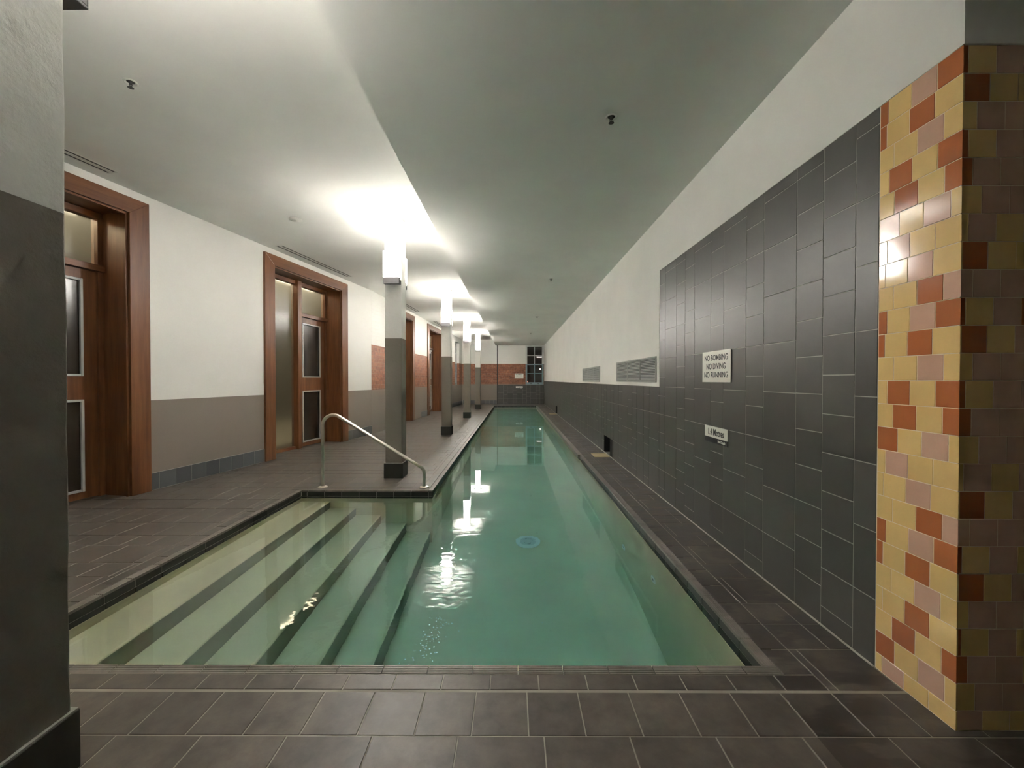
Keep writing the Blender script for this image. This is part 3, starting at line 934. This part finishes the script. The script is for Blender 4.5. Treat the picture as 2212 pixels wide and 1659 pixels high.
def make_lamp():
    """origin at the foot of the fitting on the column face; the lamp stands out along -y and shines up"""
    root = empty('wall_lamp', (0,0,0))
    w, d, h = 0.099, 0.080, 0.075
    b = MB()
    b.box(-w, w, -d, 0, 0.0, 0.010)
    b.box(-w, w, -d, -d+0.005, 0.010, h); b.box(-w, -w+0.005, -d+0.005, 0, 0.010, h)
    b.box(w-0.005, w, -d+0.005, 0, 0.010, h)
    b.build('housing', M['cap'], root, bevel=0.003)
    b = MB(); z0, z1, t = h, 0.40, 0.005
    b.box(-w, w, -d, -d+t, z0, z1); b.box(-w, -w+t, -d+t, 0, z0, z1); b.box(w-t, w, -d+t, 0, z0, z1)
    o = b.build('diffuser', M['diffuser'], root); o['label'] = 'glowing frosted shade'
    for s in (-1, 1):
        b = MB(); b.tube([(s*(w-0.004), -d*0.5, 0.045), (s*(w+0.012), -d*0.5, 0.045)], 0.012, 12)
        b.build('fixing_screw', M['offwhite'], root, smooth=True)
    def area(name, loc, rot, sx, sy, power, spread):
        ld = bpy.data.lights.new(name, 'AREA'); ld.shape = 'RECTANGLE'; ld.size = sx; ld.size_y = sy
        ld.spread = math.radians(spread); ld.energy = power; ld.color = LAMP_COL
        lo = bpy.data.objects.new(name, ld); COL.objects.link(lo); lo.parent = root
        lo.location = loc; lo.rotation_euler = rot
    zc = (z0+z1)/2
    area('uplight', (0, -d/2, z1-0.01), (math.pi, 0, 0), 0.18, 0.06, UPLIGHT, 105)
    area('front_glow', (0, -d-0.002, zc), (math.pi/2, 0, math.pi*0), 0.19, z1-z0-0.01, FRONT, 125)
    for sx in (-1, 1):
        area('side_glow', (sx*(w+0.002), -d/2, zc), (math.pi/2, 0, sx*math.pi/2), 0.07, z1-z0-0.01, SIDE, 125)
    return root
near_l = ['front', 'front face of the column behind the handrail', 'front face of the second column beyond the handrail', 'front face of the third column beyond the handrail', 'front face of the farthest column']
names = ['the column closest to the camera', 'the column behind the handrail', 'the second column beyond the handrail', 'the third column beyond the handrail', 'the farthest column']
proto = make_lamp(); first = True
for i, cy in enumerate(CY):
    for face in (0, 1):
        o = proto if first else copy_tree(proto)
        first = False
        o.location = ((CX0+CX1)/2, cy if face == 0 else cy+CD, 2.452 if i == 0 else 2.415)
        o.rotation_euler = (0, 0, 0 if face == 0 else math.pi)
        if face == 0: lab = 'glowing box wall lamp on the near side of ' + names[i]
        else: lab = 'box wall lamp on the far side of ' + names[i]
        tag(o, lab, 'lamp', 'box lamps on the columns')

# ------------------------------------------------------------------ handrail
root = empty('handrail', (-1.6, 4.66, 0))
def arc(p, c0, c1, r, n=8):
    """round the corner p between directions to c0 and c1"""
    p, c0, c1 = Vector(p), Vector(c0), Vector(c1)
    a, c = (c0-p).normalized(), (c1-p).normalized()
    half = a.angle(c)/2; t = r/math.tan(half)
    A, C = p+a*t, p+c*t
    ce = p + (a+c).normalized()*(r/math.sin(half))
    va, vc = A-ce, C-ce
    tot = va.angle(vc); ax = va.cross(vc).normalized()
    return [ce + Matrix.Rotation(tot*k/n, 3, ax) @ va for k in range(n+1)]
ox = 1.6
A = (-2.184+ox, 0, 0); B = (-2.184+ox, 0, 0.93); C = (-1.022+ox, 0, 0.212); E = (-1.022+ox, 0, 0)
pts = [A] + arc(B, A, C, 0.125, 12) + arc(C, B, E, 0.08, 10) + [E]
b = MB(); b.tube(pts, 0.0185, 20)
b.build('rail', M['steel'], root, smooth=True)
for x in (A[0], E[0]):
    b = MB(); b.lathe([(0.022, 0.018), (0.030, 0.016), (0.050, 0.010), (0.053, 0.004), (0.053, 0.0)], (x, 0, 0), 28)
    b.build('flange', M['steel'], root, smooth=True)
tag(root, 'sloping stainless steel handrail standing on the coping above the steps', 'handrail')

# ------------------------------------------------------------------ signs
def text_mesh(txt, h, sx, mat, parent, name, x, y, align='CENTER', bold=0.0):
    cu = bpy.data.curves.new(name, 'FONT'); cu.body = txt; cu.size = h/0.7; cu.align_x = align; cu.align_y = 'CENTER'
    cu.extrude = 0.0004; cu.offset = bold
    tmp = bpy.data.objects.new('tmp', cu); COL.objects.link(tmp)
    bpy.context.view_layer.update()
    me = bpy.data.meshes.new_from_object(tmp)
    bpy.data.objects.remove(tmp); bpy.data.curves.remove(cu)
    me.materials.clear(); me.materials.append(mat)
    # text lies in local x (right) / z (up), facing -y
    for v in me.vertices: v.co = Vector((v.co.x*sx + x, -0.0045 - v.co.z, v.co.y + y))
    me.flip_normals() if False else None
    o = bpy.data.objects.new(name, me); COL.objects.link(o); o.parent = parent
    return o
def rule_sign(loc, rz, label):
    root = empty('rules_sign', loc, rz)
    b = MB(); b.box(-0.217, 0.217, -0.004, 0.001, -0.12, 0.12); b.build('board', M['sign_white'], root, bevel=0.001)
    for t, z in (('NO BOMBING', 0.066), ('NO DIVING', 0.0), ('NO RUNNING', -0.066)):
        text_mesh(t, 0.044, 0.90, M['sign_black'], root, 'lettering', 0, z, bold=0.0008)
    tag(root, label, 'sign', 'NO BOMBING signs')
def depth_sign(loc, rz, label, w=0.346):
    root = empty('depth_sign', loc, rz)
    b = MB(); b.box(-w/2, w/2, -0.004, 0.001, -0.022, 0.0625); b.build('board', M['sign_white'], root)
    b = MB(); b.box(-w/2, w/2, -0.004, 0.001, -0.0625, -0.022); b.build('lower_band', M['sign_black'], root)
    text_mesh('1.4 Metres', 0.050, 0.80, M['sign_black'], root, 'lettering', 0.0, 0.018, bold=0.0012)
    s_ = text_mesh('Pool Depth', 0.019, 0.85, M['sign_white'], root, 'small_lettering', w/2-0.03, -0.043, align='RIGHT', bold=0.0004)
    tag(root, label, 'sign', 'depth signs')
# on the right wall local +x runs towards the camera
rule_sign((XR-0.001, 3.126, 1.335), -math.pi/2, 'white NO BOMBING sign on the dark tiled right wall')
depth_sign((XR-0.001, 3.121, 0.809), -math.pi/2, 'black and white 1.4 Metres depth sign on the dark tiled right wall')
rule_sign((0.29, YB-0.012, 1.425), 0, 'small white NO BOMBING sign on the brick band of the far wall')
depth_sign((0.30, YB-0.012, 0.835), 0, 'small white depth sign on dark tiles of the far wall')

# ------------------------------------------------------------------ wall vents
def wall_vent(y0, y1, z0, z1, label):
    root = empty('wall_vent', (XR, (y0+y1)/2, z0))
    hl = (y1-y0)/2; h = z1-z0
    b = MB()
    f = 0.018
    b.box(-0.014, 0, -hl, hl, 0, f); b.box(-0.014, 0, -hl, hl, h-f, h); b.box(-0.014, 0, -hl, -hl+f, f, h-f); b.box(-0.014, 0, hl-f, hl, f, h-f)
    b.build('frame', M['vent'], root, bevel=0.002)
    for k in (1, 2):
        yy = -hl + 2*hl*k/3
        m_ = MB(); m_.box(-0.012, 0, yy-0.006, yy+0.006, f, h-f); m_.build('divider', M['vent'], root)
    m_ = MB(); m_.box(-0.002, 0, -hl+f, hl-f, f, h-f); m_.build('backing', M['vent_dark'], root)
    m_ = MB(); nsl = 14
    for k in range(nsl):
        z = f + (h-2*f)*(k+0.5)/nsl
        m_.face([(-0.003,-hl+f,z+0.006),(-0.003,hl-f,z+0.006),(-0.011,hl-f,z-0.004),(-0.011,-hl+f,z-0.004)])
        m_.face([(-0.011,-hl+f,z-0.004),(-0.011,hl-f,z-0.004),(-0.011,hl-f,z-0.0055),(-0.011,-hl+f,z-0.0055)])
        m_.face([(-0.003,-hl+f,z+0.0045),(-0.003,hl-f,z+0.0045),(-0.011,hl-f,z-0.0055),(-0.011,-hl+f,z-0.0055)])
    m_.build('louvre', M['vent'], root)
    tag(root, label, 'vent', 'louvred vents in the right wall')
wall_vent(4.42, 6.10, 1.205, 1.488, 'long louvred vent grille right beside the dark tiled panel')
wall_vent(7.31, 9.08, 1.195, 1.478, 'louvred vent grille farther along the white right wall')

# slot vents in the ceiling over the doors
def slot(y0, y1, off, R, label):
    p0, ang, n = run(**R)
    q = Vector((R['c'] + R['s']*y0 + off, y0, ZC_L))
    root = empty('ceiling_vent', q, ang)
    L = (y1-y0)*n; w = 0.13
    b = MB(); f = 0.015
    b.box(0, L, -w/2, -w/2+f, -0.003, 0); b.box(0, L, w/2-f, w/2, -0.003, 0)
    b.box(0, f, -w/2+f, w/2-f, -0.003, 0); b.box(L-f, L, -w/2+f, w/2-f, -0.003, 0)
    b.build('frame', M['offwhite'], root)
    b = MB(); b.box(f, L-f, -w/2+f, w/2-f, -0.001, 0); b.build('backing', M['vent_dark'], root)
    b = MB()
    b.box(f, L-f, -0.024, 0.022, -0.003, -0.001)
    b.build('blade', M['offwhite'], root)
    tag(root, label, 'vent', 'slot vents over the doors')
slot(2.2, 3.99, 0.22, RUN1, 'slim ceiling slot vent above the nearest timber door')
slot(6.15, 8.0, 0.22, RUN1, 'slim ceiling slot vent above the second timber door')
slot(10.3, 12.15, 0.22, RUN2, 'slim ceiling slot vent above the third timber door')
slot(14.1, 15.9, 0.22, RUN2, 'slim ceiling slot vent above the farthest timber door')
b = MB(); b.box(-0.25, 0.25, -0.25, 0.25, -0.012, 0); b.box(-0.20, 0.20, -0.20, 0.20, -0.018, -0.012)
o = b.build('ceiling_hatch', M['offwhite'], bevel=0.002); o.location = (-2.25, 16.9, ZC_L)
tag(o, 'square white access panel in the far end of the left ceiling', 'hatch')

# sprinkler heads
def sprinkler():
    root = empty('sprinkler', (0,0,0))
    b = MB(); b.lathe([(0.040, 0.0), (0.041, -0.004), (0.034, -0.008), (0.026, -0.004), (0.024, -0.001), (0.0001, -0.001)], seg=28)
    b.build('escutcheon', M['offwhite'], root, smooth=True)
    b = MB(); b.lathe([(0.023, -0.0012), (0.0001, -0.0014)], seg=24)
    b.tube([(0,0,-0.001), (0,0,-0.018)], [0.010, 0.008], 10)
    b.tube([(-0.008,0,-0.016), (-0.010,0,-0.026), (0,0,-0.038)], 0.0022, 6)
    b.tube([(0.008,0,-0.016), (0.010,0,-0.026), (0,0,-0.038)], 0.0022, 6)
    b.tube([(0,0,-0.018), (0,0,-0.036)], 0.002, 6)
    b.lathe([(0.0001, -0.036), (0.017, -0.038), (0.018, -0.040), (0.0001, -0.041)], seg=20)
    b.build('head', M['vent_dark'], root)
    return root
sp = sprinkler()
spots = [(0.645, 2.71, ZC_R, 'sprinkler head in the pool ceiling closest to the camera'), (0.646, 7.03, ZC_R, 'second sprinkler head along the pool ceiling'),
         (0.65, 11.2, ZC_R, 'third sprinkler head along the pool ceiling'), (0.65, 15.2, ZC_R, 'farthest sprinkler head along the pool ceiling'),
         (-2.59, 2.777, ZC_L, 'sprinkler head in the raised left ceiling near the closest column')]
for i, (x, y, z, lab) in enumerate(spots):
    o = sp if i == 0 else copy_tree(sp)
    o.location = (x, y, z); tag(o, lab, 'sprinkler', 'ceiling sprinklers')
root = empty('smoke_detector', (-2.74, 5.15, ZC_L))
b = MB(); b.lathe([(0.075, 0.0), (0.076, -0.004), (0.066, -0.010), (0.0001, -0.011)], seg=32); b.build('cover', M['offwhite'], root, smooth=True)
b = MB(); b.lathe([(0.014, -0.011), (0.012, -0.020), (0.0001, -0.021)], seg=16); b.build('sensor', M['offwhite'], root, smooth=True)
tag(root, 'flat round white disc fitting in the ceiling between doors and columns', 'detector')

# ------------------------------------------------------------------ pool fittings
def lid(y0, y1, label):
    b = MB(); b.box(-0.122, 0.122, -(y1-y0)/2, (y1-y0)/2, 0, 0.006)
    b.lathe([(0.012, 0.006), (0.012, 0.0075), (0.0001, 0.0075)], (0, 0, 0), 12)
    o = b.build('skimmer_lid', M['lid'], bevel=0.002); o.location = (1.415, (y0+y1)/2, 0.0)
    tag(o, label, 'lid', 'cream skimmer lids')
lid(6.50, 6.80, 'cream skimmer lid on the deck by the nearer wall recess')
lid(14.45, 14.80, 'cream skimmer lid on the deck by the farther wall recess')

root = empty('pool_drain', (0.163, 4.55, ZF))
b = MB(); b.lathe([(0.135, 0.0), (0.135, 0.008), (0.10, 0.012), (0.085, 0.012)], seg=36); b.build('rim', M['sign_white'], root, smooth=True)
b = MB(); b.lathe([(0.085, 0.004), (0.085, 0.012), (0.070, 0.016), (0.055, 0.016), (0.055, 0.008), (0.04, 0.008), (0.04, 0.018), (0.0001, 0.020)], seg=36); b.build('grate', M['offwhite'], root, smooth=True)
tag(root, 'round white drain in the middle of the pool floor', 'drain')
for (y, z, lab) in ((3.99, ZW-0.88, 'round water inlet on the right pool wall, the farther one'), (3.14, ZW-0.56, 'round water inlet on the right pool wall, the nearer one')):
    root = empty('pool_inlet', (LIP_R+0.002, y, z))
    b = MB(); b.lathe([(0.045, 0.0), (0.045, 0.006), (0.034, 0.010), (0.024, 0.010), (0.022, 0.004)], seg=24)
    rim = b.build('rim', M['sign_white'], root, smooth=True); rim.rotation_euler = (0, -math.pi/2, 0)
    b = MB(); b.lathe([(0.023, 0.004), (0.0001, 0.003)], seg=20)
    e_ = b.build('nozzle', M['vent_dark'], root); e_.rotation_euler = (0, -math.pi/2, 0)
    tag(root, lab, 'inlet', 'pool wall inlets')

# bubbles gathered on the surface by the near edge
b = MB(); rb = random.Random(3)
for k in range(110):
    t = rb.random()
    x = -0.45 + 0.05*t + rb.gauss(0, 0.035); y = 1.80 + 0.42*t + rb.gauss(0, 0.015)
    if y < Y0+0.02: continue
    r = rb.choice((0.0015, 0.002, 0.003, 0.004))
    prof = [(r*1.15, 0)] + [(r*math.cos(a), r*0.7*math.sin(a)) for a in (0.3, 0.7, 1.1)] + [(0.0001, r*0.7)]
    b.lathe(prof, (x, y, ZW+0.0003), 8)
for k in range(16):
    x = rb.uniform(-0.4, 0.7); y = rb.uniform(1.9, 3.0); r = rb.choice((0.0015, 0.0025))
    b.lathe([(r*1.1, 0), (r*0.8, r*0.5), (0.0001, r*0.7)], (x, y, ZW+0.0003), 8)
mt, nt, p = newmat('bubble_film')
setin(p, Roughness=0.05, IOR=1.33); p.inputs['Transmission Weight'].default_value = 0.15; p.inputs['Base Color'].default_value = (0.85, 0.9, 0.86, 1)
tag(b.build('water_bubbles', mt, smooth=True), 'trail of small bubbles on the water by the near pool edge', 'bubbles', kind='stuff')
